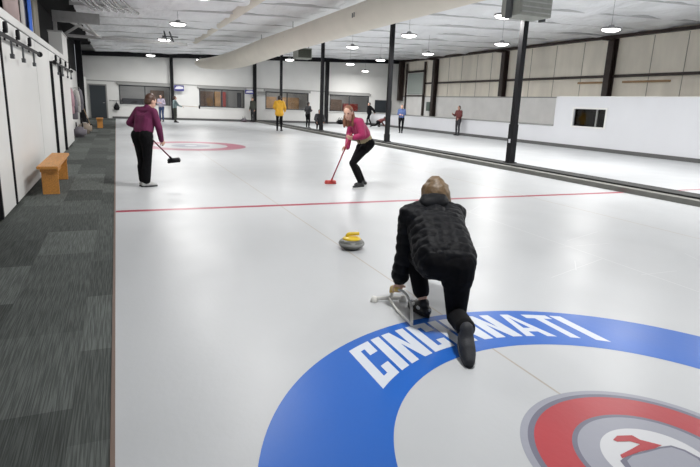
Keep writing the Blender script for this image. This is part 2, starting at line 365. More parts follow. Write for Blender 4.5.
# door
d1 = struct('door_1', box(-3.80, -2.83, YF - .05, YF, 0, 2.14), M['slate'])
bm = bmesh.new(); bx(bm, -3.88, -3.8, YF - .07, YF, 0, 2.22); bx(bm, -2.83, -2.75, YF - .07, YF, 0, 2.22); bx(bm, -3.8, -2.83, YF - .07, YF, 2.14, 2.22)
obj('door_frame', bm, M['trimgrey'], d1)
obj('door_handle', tube(bmesh.new(), [(-2.92, YF - .06, 1.02), (-2.92, YF - .11, 1.02), (-3.03, YF - .11, 1.02)], .012), M['steel'], d1)
# columns on the far wall and centre posts
for i, (x, w) in enumerate(((1.43, .2), (7.25, .22), (12.93, .24))):
    bm = bmesh.new(); bx(bm, x - w / 2, x + w / 2, YF - .32, YF - .07, 0, ceil_z(x))
    tag(obj('wall_column', bm, M['black']), ['black steel column at far wall left of the purple window sign', 'black steel column at far wall beside the olive-clad person', 'black steel column at far wall left of the rightmost window'][i], 'column', None)
# left side -----------------------------------------------------------------
PT = 2.62
bm = bmesh.new(); bx(bm, -3.72, XC - .05, 5.9, 18.7, 0, PT); struct('wall_left', bm, M['white'])
struct('trim_4', box(XC - .05, XC - .005, 5.9, 18.7, 2.50, PT), M['white'])
struct('trim_5', box(XC - .05, XC - .02, 5.9, 18.7, 2.485, 2.50), M['darkgrey'])
struct('baseboard_left', box(XC - .05, XC - .03, 6.06, 18.7, 0, .05), M['black'])
bm = bmesh.new(); bx(bm, -7.1, -7, -4, YF, 0, 5); bx(bm, -7, -3.72, 18.55, 18.7, 0, 2.6)
struct('wall_left', bm, M['void'])
struct('wall_left', box(-4.05, -3.95, 18.7, YF, 0, 2.6), M['wallgrey'])
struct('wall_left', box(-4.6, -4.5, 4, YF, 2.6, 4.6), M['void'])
# barn doors: white panels with black edges
DO = [(6.06, 7.02), (7.10, 10.55), (13.0, 15.1), (15.3, 18.65)]
labs = 2
for i, (a, b) in enumerate(DO):
    d = struct('door_%d' % (i + 2), box(XC - .045, XC, a, b, .03, 2.47 if i != 9 else 2.2), M['whitedoor'])
    bm = bmesh.new(); bx(bm, XC - .046, XC + (.012 if i < 2 else .05), a - .03, a + .03, .03, 2.24); obj('door_edge', bm, M['black'], d)
bm = bmesh.new(); bx(bm, XC - .045, XC - .005, 10.62, 13.1, .03, 2.47); bx(bm, XC - .005, XC - .001, 10.6, 10.63, .03, 2.47); struct('wall_left', bm, M['white'])
def rail(ya, yb, rollers, lab):
    t = thing('barn_door_rail', lab, 'door rail', (XC + .07, ya, 2.23))
    obj('rail', box(-.008, .008, 0, yb - ya, -.026, .026), M['black'], t)
    for y in rollers:
        h = obj('hanger', box(-.03, -.012, y - .03, y + .03, -.05, .08), M['black'], t)
        bm = bmesh.new(); lathe(bm, [(0, -.02), (.07, -.02), (.075, 0), (.07, .02), (0, .02)], 20)
        bmesh.ops.transform(bm, matrix=Matrix.Translation((.0, y, .115)) @ Matrix.Rotation(R(90), 4, 'Y'), verts=bm.verts)
        obj('roller', bm, M['black'], t, True)
        bm = bmesh.new(); tube(bm, [(.012, y + .25, -.03), (.012, y + .25, -.20)], .014); bx(bm, -.01, .035, y + .2, y + .3, -.26, -.20); obj('bolt', bm, M['darkgrey'], t)
    for y in (0, yb - ya):
        bm = bmesh.new(); bmesh.ops.create_uvsphere(bm, u_segments=12, v_segments=8, radius=.05, matrix=Matrix.Translation((.0, y, 0))); obj('end_stop', bm, M['black'], t, True)
rail(6.4, 10.6, (.75, 1.75, 2.95), 'black sliding door rail with three rollers above the wooden bench')
rail(13.3, 18.6, (.4, 1.6, 3.2, 4.6), 'black sliding door rail farther away beside the end of the white partition')
# white cabinet box perched on the end of the partition, banners behind
t = thing('storage_box', 'tall white box standing on the far end of the white partition', 'box', (-3.72, 18.0, PT))
obj('panel', box(-.17, .17, -1.1, .7, 0, .62), M['white'], t); obj('lid', box(-.19, .19, -1.12, .72, .62, .66), M['steel'], t)
def banner(y0, y1, z0, z1, mats, lab, x=-4.0):
    t = thing('banner', lab, 'banner', (x, y0, z0))
    n = 14
    bm = bmesh.new()
    g = [[bm.verts.new((.04 * math.sin(6.3 * i / n * 2), (y1 - y0) * i / n, (z1 - z0) * j)) for j in (0, 1)] for i in range(n + 1)]
    for i in range(n): bm.faces.new((g[i][0], g[i + 1][0], g[i + 1][1], g[i][1]))
    o = obj('cloth', bm, M[mats[0]], t, True); sol = o.modifiers.new('s', 'SOLIDIFY'); sol.thickness = .01
    if len(mats) > 1:
        for k, (mm, ya, yb, za, zb) in enumerate(mats[1:]):
            bm = bmesh.new(); hh = z1 - z0; ww = y1 - y0
            pts = [(ya, za), (yb, za + .1), (yb + .06, (za + zb) / 2), (yb - .03, zb), (ya + .1, zb), (ya - .02, (za + zb) / 2)]
            fa = [bm.verts.new((.055, p * ww, q * hh)) for p, q in pts]; fb = [bm.verts.new((.068, p * ww, q * hh)) for p, q in pts]; bm.faces.new(fa); bm.faces.new(fb[::-1])
            for i in range(6): bm.faces.new((fa[i], fa[(i + 1) % 6], fb[(i + 1) % 6], fb[i]))
            obj('emblem', bm, M[mm], t)
    obj('rod', tube(bmesh.new(), [(0, -.05, z1 - z0), (0, y1 - y0 + .05, z1 - z0)], .015), M['steel'], t)
banner(10.6, 12.5, 2.7, 4.1, ['flagpink', ('flagred', .55, .9, .45, 1.0)], 'faded rose and red banner hanging behind the white partition')
banner(12.7, 14.6, 2.7, 4.2, ['flagwhite', ('flagblue', .42, .66, .05, .95)], 'white banner with blue flame shape hanging behind the partition')
banner(14.75, 15.9, 2.7, 4.2, ['flagbeige'], 'plain beige banner hanging right of the blue flame banner')
# steel bracing at the left roof edge
def bar(bm, a, b, w):
    a, b = V(a), V(b); x, y, d = frame_of(b - a); L = (b - a).length
    m = Matrix.Translation((a + b) / 2) @ Matrix((x, y, d)).transposed().to_4x4()
    return bx(bm, -w / 2, w / 2, -w / 2, w / 2, -L / 2, L / 2, mtx=m)
t = thing('roof_brace', 'pale steel truss bracing above the end of the white partition', 'truss', (-3.9, 18.6, 3.3))
obj('beam', box(0, 1.35, 0, .15, .42, .74), M['steel'], t)
obj('beam', box(0, 4.4, 3.0, 3.1, .24, .34), M['steel'], t)
obj('post', box(.0, .1, .15, .3, -.7, .42), M['steel'], t)
for a, b in (((.05, .2, -.1), (.8, .2, .42)), ((.9, .1, .5), (1.2, 3.0, .3)), ((.4, .1, .5), (1.3, 3.0, .3))): obj('strut', bar(bmesh.new(), a, b, .07), M['steel'], t)
bm = bmesh.new()
for k in range(7): tube(bm, spline([(-3.3 + .2 * k, 14.5 + .15 * k, 4.28), (-3.0 + .2 * k, 16.5, 4.12 - .03 * (k % 3)), (-2.7 + .22 * k, 18.8, 4.2)], 6), .045, 8)
tag(obj('foil_hose', bm, M['silver'], None, True), 'crumpled silver foil folds along the left ceiling edge', 'foil', None, 'stuff')
bm = bmesh.new(); bx(bm, -3.94, -3.66, 29.5, 29.9, 0, 4.1); tag(obj('wall_column', bm, M['black']), 'black steel column at left wall between the coats and the far door', 'column')
# coats and bags on the left far wall
def coat(y, m, lab, z=1.75, w=.5, h=.9, x=-3.72):
    t = thing('coat', lab, 'coat', (x, y, z))
    bm = bmesh.new()
    lathe(bm, [(.0, .02), (.09, 0), (.2, -.07), (.23, -.3), (.25, -h), (.18, -h - .02), (0, -h)], 18)
    for v in bm.verts: v.co.x *= .5; v.co.y *= w / .5; v.co += V((.03 * noise.noise(v.co * 4 + V((y, 0, 0))), .05 * noise.noise(v.co * 3), 0))
    obj('body', bm, M[m], t, True)
    for s in (-1, 1): obj('sleeve', tube(bmesh.new(), [(.02, s * w * .38, -.08), (.06, s * w * .5, -.35), (.08, s * w * .48, -.65)], [.07, .065, .05]), M[m], t, True)
    obj('hook', tube(bmesh.new(), [(-.22, 0, .06), (0, 0, .06), (.02, 0, .0)], .012), M['steel'], t)
coat(20.6, 'coatpink', 'pale rose coat hanging nearest the end of the partition'); coat(22.2, 'coatgrey', 'dark grey coat hanging between rose coat and white coat', 1.5)
coat(24.2, 'coatwhite', 'off-white coat hanging beside the dark grey coat', 1.7); coat(26.5, 'coatgrey', 'dark grey coat nearest the black left column', 1.75)
def bag(x, y, m, lab, s=1, z=0):
    t = thing('duffel_bag', lab, 'bag', (x, y, z))
    bm = bmesh.new(); bx(bm, -.22 * s, .22 * s, -.4 * s, .4 * s, 0, .36 * s, .09 * s); obj('body', bm, M[m], t, True)
    for k in (-.1, .1): obj('strap', tube(bmesh.new(), spline([(k * s, -.2 * s, .34 * s), (k * s, -.1 * s, .5 * s), (k * s, .1 * s, .5 * s), (k * s, .2 * s, .34 * s)], 5), .015 * s), M['black'], t)
bag(-3.5, 20.8, 'coatgrey', 'dark grey duffel bag on carpet nearest the partition end'); bag(-3.42, 23.0, 'bagtan', 'tan duffel bag on carpet beside the dark grey one', 1.1); bag(-3.55, 25.2, 'coatwhite', 'pale duffel bag on carpet near the far wooden bench', .9)
def lean_broom(y, m, lab):
    t = thing('leaning_broom', lab, 'broom', (-3.6, y, 0)); obj('handle', tube(bmesh.new(), [(0.15, 0, .1), (-.3, .2, 1.5)], .016), M[m], t); obj('head', box(.05, .26, -.06, .06, .0, .1, .02), M['black'], t)
lean_broom(28.3, 'plank', 'wooden-handled broom leaning on the left wall before the column'); lean_broom(27.5, 'black', 'black-handled broom leaning on the left wall beside the wooden one')
# wooden benches
def bench(x, y, lab, L=1.25, W=.29, H=.46):
    t = thing('wooden_bench', lab, 'bench', (x, y, 0), 0, 'wooden benches on the carpet')
    obj('seat', box(-W / 2, W / 2, 0, L, H - .045, H, .008), M['wood'], t)
    for yy in (.22, L - .28): obj('leg', box(-W / 2 + .03, W / 2 - .03, yy, yy + .055, 0, H - .045, .004), M['wood'], t)
    obj('stretcher', box(-.02, .02,   .27, L - .28, .22, .34), M['wood'], t)
    for yy in (.22, L - .28): obj('cleat', box(-W / 2 + .02, W / 2 - .02, yy - .03, yy, H - .11, H - .045), M['wood'], t)
    return t
bench(-3.22, 7.76, 'honey-coloured wooden bench against the white partition doors', 2.15)
bench(-2.98, 26.7, 'honey-coloured wooden bench near the far dark door', 1.1)
# signs, hook rack, small bag
def sign(x0, x1, z0, z1, lab, two=True):
    t = thing('hanging_sign', lab, 'sign', ((x0 + x1) / 2, YF - .36, z0))
    w = (x1 - x0) / 2; h = z1 - z0
    obj('board', box(-w, w, 0, .03, 0, h), M['signblue' if two else 'trimgrey'], t)
    if two:
        bm = bmesh.new(); bm.faces.new([bm.verts.new((x, -.006, z)) for x, z in ((-w * .9, h * .3), (-w * .6, h * .75), (0, h * .85), (w * .8, h * .75), (w * .9, h * .4), (0, h * .3))]); obj('emblem', bm, M['signwhite'], t)
    obj('bracket', tube(bmesh.new(), [(0, .03, h * .5), (0, .3, h * .5)], .015), M['black'], t)
sign(1.55, 2.2, 2.0, 2.38, 'small blue and white sign beside the left far-wall column'); sign(6.5, 7.1, 2.0, 2.28, 'small blue and white sign left of the middle far-wall column'); sign(7.4, 8.0, 1.98, 2.22, 'plain grey sign right of the middle far-wall column', False)
t = thing('hook_rack', 'metal hook rack on far wall above the black pouch', 'rack', (-2.3, YF - .03, 1.15))
obj('rail', box(-.35, .35, 0, .03, 0, .06), M['steel'], t)
for k in (-.3, -.1, .1, .3): obj('hook', tube(bmesh.new(), [(k, 0, .03), (k, -.08, .0), (k, -.1, .06)], .012), M['darkgrey'], t)
t = thing('hanging_pouch', 'black pouch hanging from the hook rack on far wall', 'pouch', (-2.2, YF - .12, .55))
bm = bmesh.new(); lathe(bm, [(0, 0), (.15, .03), (.19, .18), (.12, .36), (.04, .5), (0, .55)], 16); obj('body', bm, M['black'], t, True); obj('loop', tube(bmesh.new(), [(0, 0, .52), (0, 0.02, .64)], .012), M['black'], t)
# right side ------------------------------------------------------------------
BX, BE = 16.62, 18.45
struct('wall_right', box(XR, XR + .15, -4, YF + .15, 2.33, 5.6), M['tan'])
struct('wall_right', box(XR - .04, XR + .15, -4, YF + .15, 0, 2.33), M['lower'])
struct('trim_6', box(XR - .06, XR, -4, YF, 2.31, 2.36), M['trimgrey'])
for i, (ya, yb) in enumerate(((-4, 18.0), (18.4, 25.8), (26.2, 33.6), (34.0, 35.2))):
    struct('trim_%d' % (7 + i), box(XR - .14, XR, ya, yb, 3.26, 3.38), M['brown'])
bm = bmesh.new()
z = ceil_z(XR) - .05; bx(bm, XR - .22, XR, -4, YF, z - .03, z + .1); struct('trim_11', bm, M['brown'])
seam = [y for y in (5, 7.5, 12.9, 14.6, 16.2, 20.1, 22.0, 23.9, 27.5, 29.0, 30.7, 32.3)]
bm = bmesh.new()
for y in seam: bx(bm, XR - .012, XR, y - .015, y + .015, 2.36, 5.0)
struct('trim_12', bm, mat('seam', (.36, .33, .28), .7))
for i, (y, lab) in enumerate(((10.4, 'brown steel column on right wall nearest the camera'), (18.2, 'brown steel column on right wall above the board with a window'), (26.0, 'brown steel column on right wall behind the nearest black post'), (33.8, 'brown steel column on right wall behind the person in blue'))):
    t = thing('wall_column', lab, 'column', (XR - .02, y, 0))
    zc = ceil_z(XR)
    bm = bmesh.new(); bx(bm, -.34, -.30, -.16, .16, 0 if i == 3 else 2.37, zc - .1); bx(bm, -.04, 0, -.16, .16, 0 if i == 3 else 2.37, zc - .1); obj('flange', bm, M['brown'], t)
    obj('web', box(-.30, -.04, -.02, .02, 0 if i == 3 else 2.37, zc - .1), M['brown'], t)
    bm = bmesh.new(); bx(bm, -.8, -.30, -.1, .1, zc - .22, zc - .1); 
    obj('rafter_end', bm, M['brown'], t)
bm = bmesh.new(); bx(bm, XR - .5, XR - .1, YF - .5, YF - .2, 2.0, ceil_z(XR)); tag(obj('wall_column', bm, M['brown']), 'dark corner column where right wall meets far wall', 'column')
for i, (ya, yb, lab) in enumerate(((18.5, 20.2, 'thin wooden strip on right wall left of the brown column'), (15.1, 17.5, 'thin wooden strip on right wall right of the brown column'))):
    tag(obj('wooden_strip', box(XR - .08, XR, ya, yb, 3.0, 3.09), M['plank']), lab, 'strip')
# big framed opening near the right far corner
d = struct('door_6', box(XR - .08, XR - .02, 35.5, 38.2, 0, 4.2), M['lower'])
bm = bmesh.new()
for a in ((35.3, 35.5, 0, 4.9), (38.15, 38.3, 0, 4.9), (35.3, 38.3, 4.15, 4.3), (35.3, 38.3, 2.35, 2.45)): bx(bm, XR - .18, XR - .08, *a)
obj('door_frame', bm, M['brown'], d)
obj('door_panel', box(XR - .12, XR - .08, 35.6, 38.0, 2.5, 4.1), mat('greenish_panel', (.42, .47, .44), .5), d)
tag(obj('electric_box', box(XR - .22, XR - .04, 34.25, 34.75, 1.3, 1.95, .02), mat('green_grey', (.12, .16, .14), .5)), 'small dark green box on right wall above the low boards', 'electric box')
tag(obj('notice_board', box(17.2, 18.7, YF - .08, YF, 1.0, 1.98, .01), M['slate']), 'dark slate board on far wall at the right corner', 'board')
# rink boards
bm = bmesh.new(); WY = (15.55, 17.3); WZ = (1.0, 1.74)
bx(bm, BX, BX + .12, -4, WY[0], 0, 2.25); bx(bm, BX, BX + .12, WY[1], BE, 0, 2.25); bx(bm, BX, BX + .12, WY[0], WY[1], 0, WZ[0]); bx(bm, BX, BX + .12, WY[0], WY[1], WZ[1], 2.25)
struct('wall_right', bm, M['board'])
struct('trim_13', box(BX - .01, BX + .13, -4, BE + .01, 2.25, 2.28), M['white'])
bm = bmesh.new()
for a in ((WY[0] - .07, WY[1] + .07, WZ[0] - .07, WZ[0]), (WY[0] - .07, WY[1] + .07, WZ[1], WZ[1] + .07), (WY[0] - .07, WY[0], WZ[0], WZ[1]), (WY[1], WY[1] + .07, WZ[0], WZ[1])): bx(bm, BX - .02, BX, *a)
w5 = struct('window_5', bm, M['white']); obj('window_pane', box(BX + .05, BX + .06, WY[0], WY[1], *WZ), M['glass'], w5); obj('mullion', box(BX + .03, BX + .08, 16.02, 16.08, *WZ), M['trimgrey'], w5)
bm = bmesh.new(); bx(bm, BX + 2.2, BX + 2.3, 14.2, 19.6, 0, 2.2); bx(bm, BX + .3, BX + 2.2, 19.5, 19.6, 0, .9)
struct('wall_booth', bm, mat('booth_dark', (.45, .42, .36), .8, var=.4, vscale=1))
struct('wall_right', box(BX, BX + .12, BE, YF, 0, .93), M['board'])
struct('trim_14', box(BX - .04, BX + .16, BE, YF, .93, .99), M['trimgrey'])
struct('baseboard_right', box(BX - .05, BX, -4, YF, 0, .15), M['kick'])
# divider kerb between the sheets with its posts
kb = thing('divider_kerb', 'long low grey kerb dividing the two sheets of ice', 'kerb', (7.27, -1, 0))
obj('side', box(0, .66, 0, 40, 0, .10), M['curbside'], kb); obj('top', box(.22, .7, 0, 40, .10, .135), M['curbtop'], kb)
PL = ['nearest black steel post on the kerb, under the grey heater', 'second black steel post along the kerb from the camera', 'third black steel post along the kerb, right of the charcoal-clad person', 'farthest black post on the kerb, behind the person in yellow']
for i, y in enumerate((10.6, 18.2, 26.0, 33.8)):
    t = thing('steel_post', PL[i], 'post', (7.78, y, .135), 0, 'black posts along the kerb')
    h = ceil_z(7.78) - .135
    obj('shaft', box(-.075, .075, -.075, .075, 0, h), M['black'], t); obj('base_plate', box(-.13, .13, -.13, .13, 0, .025), M['black'], t)
    obj('base_sleeve', box(-.09, .09, -.09, .09, .025, 1.05 if i == 0 else .3), M['black'], t)
    if i == 0: obj('tag_plate', box(-.105, -.1, -.05, .03, .55, .65), M['signwhite'], t)
# heaters
def heater(x, y, z, w, h, lab, dark=False, d=.7):
    t = thing('ceiling_heater', lab, 'heater', (x, y, z))
    obj('casing', box(-w / 2, w / 2, -d / 2, d / 2, 0, h, .015), M['heater'], t)
    gb = bmesh.new(); bx(gb, -w / 2 + .05, w / 2 - .05, -d / 2 - .01, -d / 2, .05, h - .05)
    g = obj('grille', gb, M['heaterdark' if dark else 'heater'], t)
    for k in range(5):
        zz = .08 + (h - .16) * k / 4; obj('louver', box(-w / 2 + .06, w / 2 - .06, -d / 2 - .03, -d / 2 - .01, zz - .012, zz + .012), M['heaterdark' if dark else 'steel'], t)
    for sx in (-1, 1): obj('hanger_rod', tube(bmesh.new(), [(sx * w * .42, 0, h), (sx * w * .42, 0, ceil_z(x) - z)], .012), M['black'], t)
    if not dark:
        for sx in (-1, 1): obj('side_bracket', box(sx * (w / 2 + .03) - .025, sx * (w / 2 + .03) + .025, -.1, .1, -.05, h + .1), M['darkgrey'], t)
heater(7.2, 9.9, 3.78, .98, .62, 'grey box heater hanging at the top of the nearest post')
heater(6.35, 25.0, 3.62, .75, .5, 'small dark heater under the ceiling behind the beige duct', True)
# inflated fabric duct ---------------------------------------------------------
dt = thing('fabric_duct', 'long beige fabric air duct under the ceiling with a drooping end', 'duct', (4.2, 0, 0))
path = [(4.35, -2, 3.95), (4.3, 5, 3.93), (4.25, 12, 3.92), (4.2, 19, 3.88), (4.12, 23.5, 3.82), (3.95, 27.0, 3.70), (3.55, 29.2, 3.58), (2.95, 30.7, 3.50), (2.4, 31.4, 3.50), (2.1, 31.7, 3.54)]
rr = [.37, .37, .375, .40, .46, .48, .43, .34, .26, .10]
sp = spline(path, 10)
rs = []
for i in range(len(sp)):
    q = min(i / 10, len(rr) - 1.0001); k = int(q); rs.append(rr[k] + (rr[k + 1] - rr[k]) * (q - k))
bm = bmesh.new(); tube(bm, [p - V((4.2, 0, 0)) for p in sp], rs, 28)
obj('duct_body', bm, M['beige'], dt, True)
for y in (6, 12.8, 19.6, 24.6):
    z = 3.9 + .35; obj('strap', tube(bmesh.new(), [(0, y, z - .05), (0, y, ceil_z(4.2) + .05)], .012), M['darkgrey'], dt)
    for s in (-.1, .05): obj('buckle', box(-.395 + s * .1, -.38 + s * .1, y + s, y + s + .04, 3.83, 3.95), M['darkgrey'], dt)
bt = thing('supply_pipe', 'beige pipe running under the ceiling film left of the duct', 'pipe', (1.9, 0, 4.60))
obj('pipe_body', tube(bmesh.new(), [(0, 9, 0), (0, 30, 0)], .2, 20), M['beige'], bt, True)
# lamps --------------------------------------------------------------------
LP = []
def lamp(x, y, lab, z=4.0, first=[None]):
    zc = ceil_z(x) - .02
    t = thing('high_bay_lamp', lab, 'ceiling lamp', (x, y, z), 0, 'round ceiling lamps')
    obj('housing', lathe(bmesh.new(), [(0, .13), (.07, .13), (.09, .07), (.27, .05), (.295, .02), (.28, 0), (.25, 0)], 32), M['lamphouse'], t, True)
    obj('lens', lathe(bmesh.new(), [(0, -.07), (.12, -.062), (.21, -.035), (.262, .002), (.265, .02), (0, .02)], 32), M['lamp'], t, True)
    obj('stem', tube(bmesh.new(), [(0, 0, .12), (0, 0, max(zc - z, .2) + .12)], .004), M['darkgrey'], t)
    l = bpy.data.lights.new('high_bay_light', 'AREA'); l.shape = 'DISK'; l.size = .42; l.energy = 168 if x > 10 else 118; l.color = (1, .985, .965)
    lo = bpy.data.objects.new('high_bay_light', l); COL.objects.link(lo); lo.location = (0, 0, -.08); lo.parent = t
rows = {7.5: [(1.0, ''), (6.0, ''), (11.1, 'round lit ceiling lamp just left of the grey heater'), (16.35, 'round lit ceiling lamp right of the second black post'), (21.45, 'round lit ceiling lamp left of the second black post'), (31.0, 'round lit ceiling lamp near far wall between third and fourth kerb posts')],
        11.45: [(1.0, ''), (6.0, ''), (11.15, 'round lit ceiling lamp nearest the right wall, farthest right'), (16.2, 'round lit ceiling lamp just left of the nearest black post'), (21.6, 'round lit ceiling lamp left of the brown column behind the person in maroon'), (26.7, 'round lit ceiling lamp directly left of the second black post'), (31, 'round lit ceiling lamp nearest the far wall above the rightmost window')],
        -.1: [(1.5, ''), (7.2, ''), (13.2, ''), (19.0, 'round lit ceiling lamp nearest above the plum-jacketed sweeper'), (24.9, 'round lit ceiling lamp second above the plum-jacketed sweeper'), (35.3, 'round lit ceiling lamp at the far wall above the leftmost window')],
        3.0: [(36.2, 'round lit ceiling lamp hidden behind the drooping duct end')], 15.0: [(36.5, 'round lit ceiling lamp behind the second black post at far wall')]}
k = 0
for x, ys in rows.items():
    for y, lab in ys:
        if not lab:
            lab = 'round ceiling lamp overhead, out of the picture'
        lamp(x, y, lab)
t = thing('lamp_bracket', 'dark twin-pole bracket hanging between two ceiling lamps', 'bracket', (-.1, 22.0, 3.75))
for s in (-.12, .12): obj('rod', bar(bmesh.new(), (s, 0, -.1), (s * .9, 1.5, .45), .05), M['darkgrey'], t)
obj('crossbar', box(-.3, .3, -.02, .02, .1, .14), M['darkgrey'], t)

# ------------------------------------------------------------------ curling stones and gear
def stone(x, y, lab, hm='yellow', rz=-.3):
    t = thing('curling_stone', lab, 'curling stone', (x, y, 0), rz)
    obj('body', lathe(bmesh.new(), [(0, .004), (.06, .004), (.075, 0), (.085, .006), (.115, .022), (.133, .042), (.139, .050)], 48), M['granite'], t, True)
    obj('striking_band', lathe(bmesh.new(), [(.139, .050), (.1425, .058), (.1425, .070), (.139, .078)], 48), M['stoneband'], t, True)
    obj('crown', lathe(bmesh.new(), [(.139, .078), (.132, .090), (.115, .105), (.09, .113), (.07, .116), (0, .116)], 48), M['granite'], t, True)
    obj('handle_plate', lathe(bmesh.new(), [(0, .142), (.05, .140), (.088, .130), (.102, .115), (.10, .108), (0, .108)], 36), M[hm], t, True)
    h = obj('handle', tube(bmesh.new(), spline([(-.045, 0, .125), (-.05, 0, .150), (-.03, 0, .166), (.02, 0, .170), (.06, 0, .172), (.08, 0, .172)], 6), .019, 12), M[hm], t, True)
stone(.08, 3.80, 'grey granite curling stone with yellow handle sliding ahead of the thrower')
# delivery stabilizer under the thrower's left hand
st = thing('delivery_stabilizer', 'pale tubular sliding stabilizer with yellow grip under the thrower\'s left hand', 'stabilizer', (0, 0, 0))
gp = V((-.245, 2.16, .125))
obj('grip', tube(bmesh.new(), spline([gp + V((-.012, -.06, .018)), gp, gp + V((.01, .06, -.012)), gp + V((.02, .09, -.06))], 5), .021, 12), M['gripyellow'], st, True)
obj('crossbar', tube(bmesh.new(), [(-.385, 2.245, .028), (-.15, 2.19, .028)], .016, 12), M['pvc'], st, True)
for p in ((-.385, 2.245), (-.15, 2.19)): obj('foot_pad', lathe(bmesh.new(), [(0, 0), (.028, 0), (.03, .012), (.018, .045), (0, .05)], 20, (p[0], p[1], 0)), M['pvc'], st, True)
obj('front_tube', tube(bmesh.new(), spline([gp + V((.02, .09, -.06)), (-.24, 2.22, .05), (-.265, 2.215, .028)], 5), .014, 12), M['pvc'], st, True)
obj('rear_tube', tube(bmesh.new(), spline([gp + V((-.01, -.045, .012)), (-.215, 2.05, .125), (-.235, 1.92, .09), (-.29, 1.80, .04), (-.345, 1.70, .018)], 6), .011, 12), M['pvc'], st, True)
obj('rear_tube', tube(bmesh.new(), spline([(-.265, 2.215, .028), (-.31, 2.0, .02), (-.345, 1.70, .018)], 6), .009, 12), M['pvc'], st, True)
def broom(a, b, hm, headm, lab, hd=(1, 0, 0), padm=None):
    """shaft from a (grip end) to b (head on or above the ice)"""
    t = thing('curling_broom', lab, 'broom', b)
    a = V(a) - V(b)
    obj('handle', tube(bmesh.new(), [a, a.normalized() * .05], .0135, 10), M[hm], t, True)
    x = V(hd).normalized(); z = a.normalized() if padm == 'tilt' else V((0, 0, 1)); y = z.cross(x).normalized(); z = x.cross(y)
    m = Matrix((x, y, z)).transposed().to_4x4()
    obj('head', bx(bmesh.new(), -.11, .11, -.04, .04, .015, .055, .012, mtx=m), M[headm], t, True)
    obj('pad', bx(bmesh.new(), -.115, .115, -.045, .045, -.012, .017, .008, mtx=m), M[headm], t, True)
    obj('ferrule', tube(bmesh.new(), [a.normalized() * .03, a.normalized() * .12], .019, 10), M[headm], t, True)

# ------------------------------------------------------------------ people
def prim(bm, kind, *a):
    if kind == 'c':
        p0, r0, p1, r1 = a; p0, p1 = V(p0), V(p1); d = p1 - p0; L = d.length
        for p, r in ((p0, r0), (p1, r1)): bmesh.ops.create_icosphere(bm, subdivisions=2, radius=r, matrix=Matrix.Translation(p))
        if L > 1e-5:
            x, y, z = frame_of(d); m = Matrix.Translation((p0 + p1) / 2) @ Matrix((x, y, z)).transposed().to_4x4()
            bmesh.ops.create_cone(bm, cap_ends=True, segments=14, radius1=r0, radius2=r1, depth=L, matrix=m)
    else:
        c, rad, ax = a; m = Matrix.Translation(V(c)) @ Matrix(ax).transposed().to_4x4() @ Matrix.Diagonal((*rad, 1))
        bmesh.ops.create_icosphere(bm, subdivisions=3, radius=1, matrix=m)
def blob(prims, vox, smooth=4, fac=.5):
    bm = bmesh.new()
    for p in prims: prim(bm, *p)
    me = bpy.data.meshes.new('tmp'); bm.to_mesh(me); bm.free()
    o = bpy.data.objects.new('tmp', me); COL.objects.link(o)
    r = o.modifiers.new('r', 'REMESH'); r.mode = 'VOXEL'; r.voxel_size = vox
    if smooth: s = o.modifiers.new('s', 'SMOOTH'); s.iterations = smooth; s.factor = fac
    dg = bpy.context.evaluated_depsgraph_get(); dg.update()
    out = bpy.data.meshes.new_from_object(o.evaluated_get(dg))
    bpy.data.objects.remove(o); bpy.data.meshes.remove(me)
    for p in out.polygons: p.use_smooth = True
    return out
DEF = dict(ankL=(-.10, 0, .085), kneeL=(-.10, .03, .48), hipL=(-.09, 0, .90), ankR=(.10, 0, .085), kneeR=(.10, .03, .48), hipR=(.09, 0, .90),
           shL=(-.175, 0, 1.40), elL=(-.235, -.03, 1.13), wrL=(-.25, .06, .89), shR=(.175, 0, 1.40), elR=(.235, -.03, 1.13), wrR=(.25, .06, .89),
           neck=(0, .0, 1.45), head=(0, .03, 1.59), face=(0, 1, 0), up=(0, 0, 1), toeL=(-.15, 1, 0), toeR=(.15, 1, 0), dirL=(0, .25, -1), dirR=(0, .25, -1), palmL=(1, 0, 0), palmR=(-1, 0, 0), curlL=.35, curlR=.35, upL=(0, 0, 1), upR=(0, 0, 1))
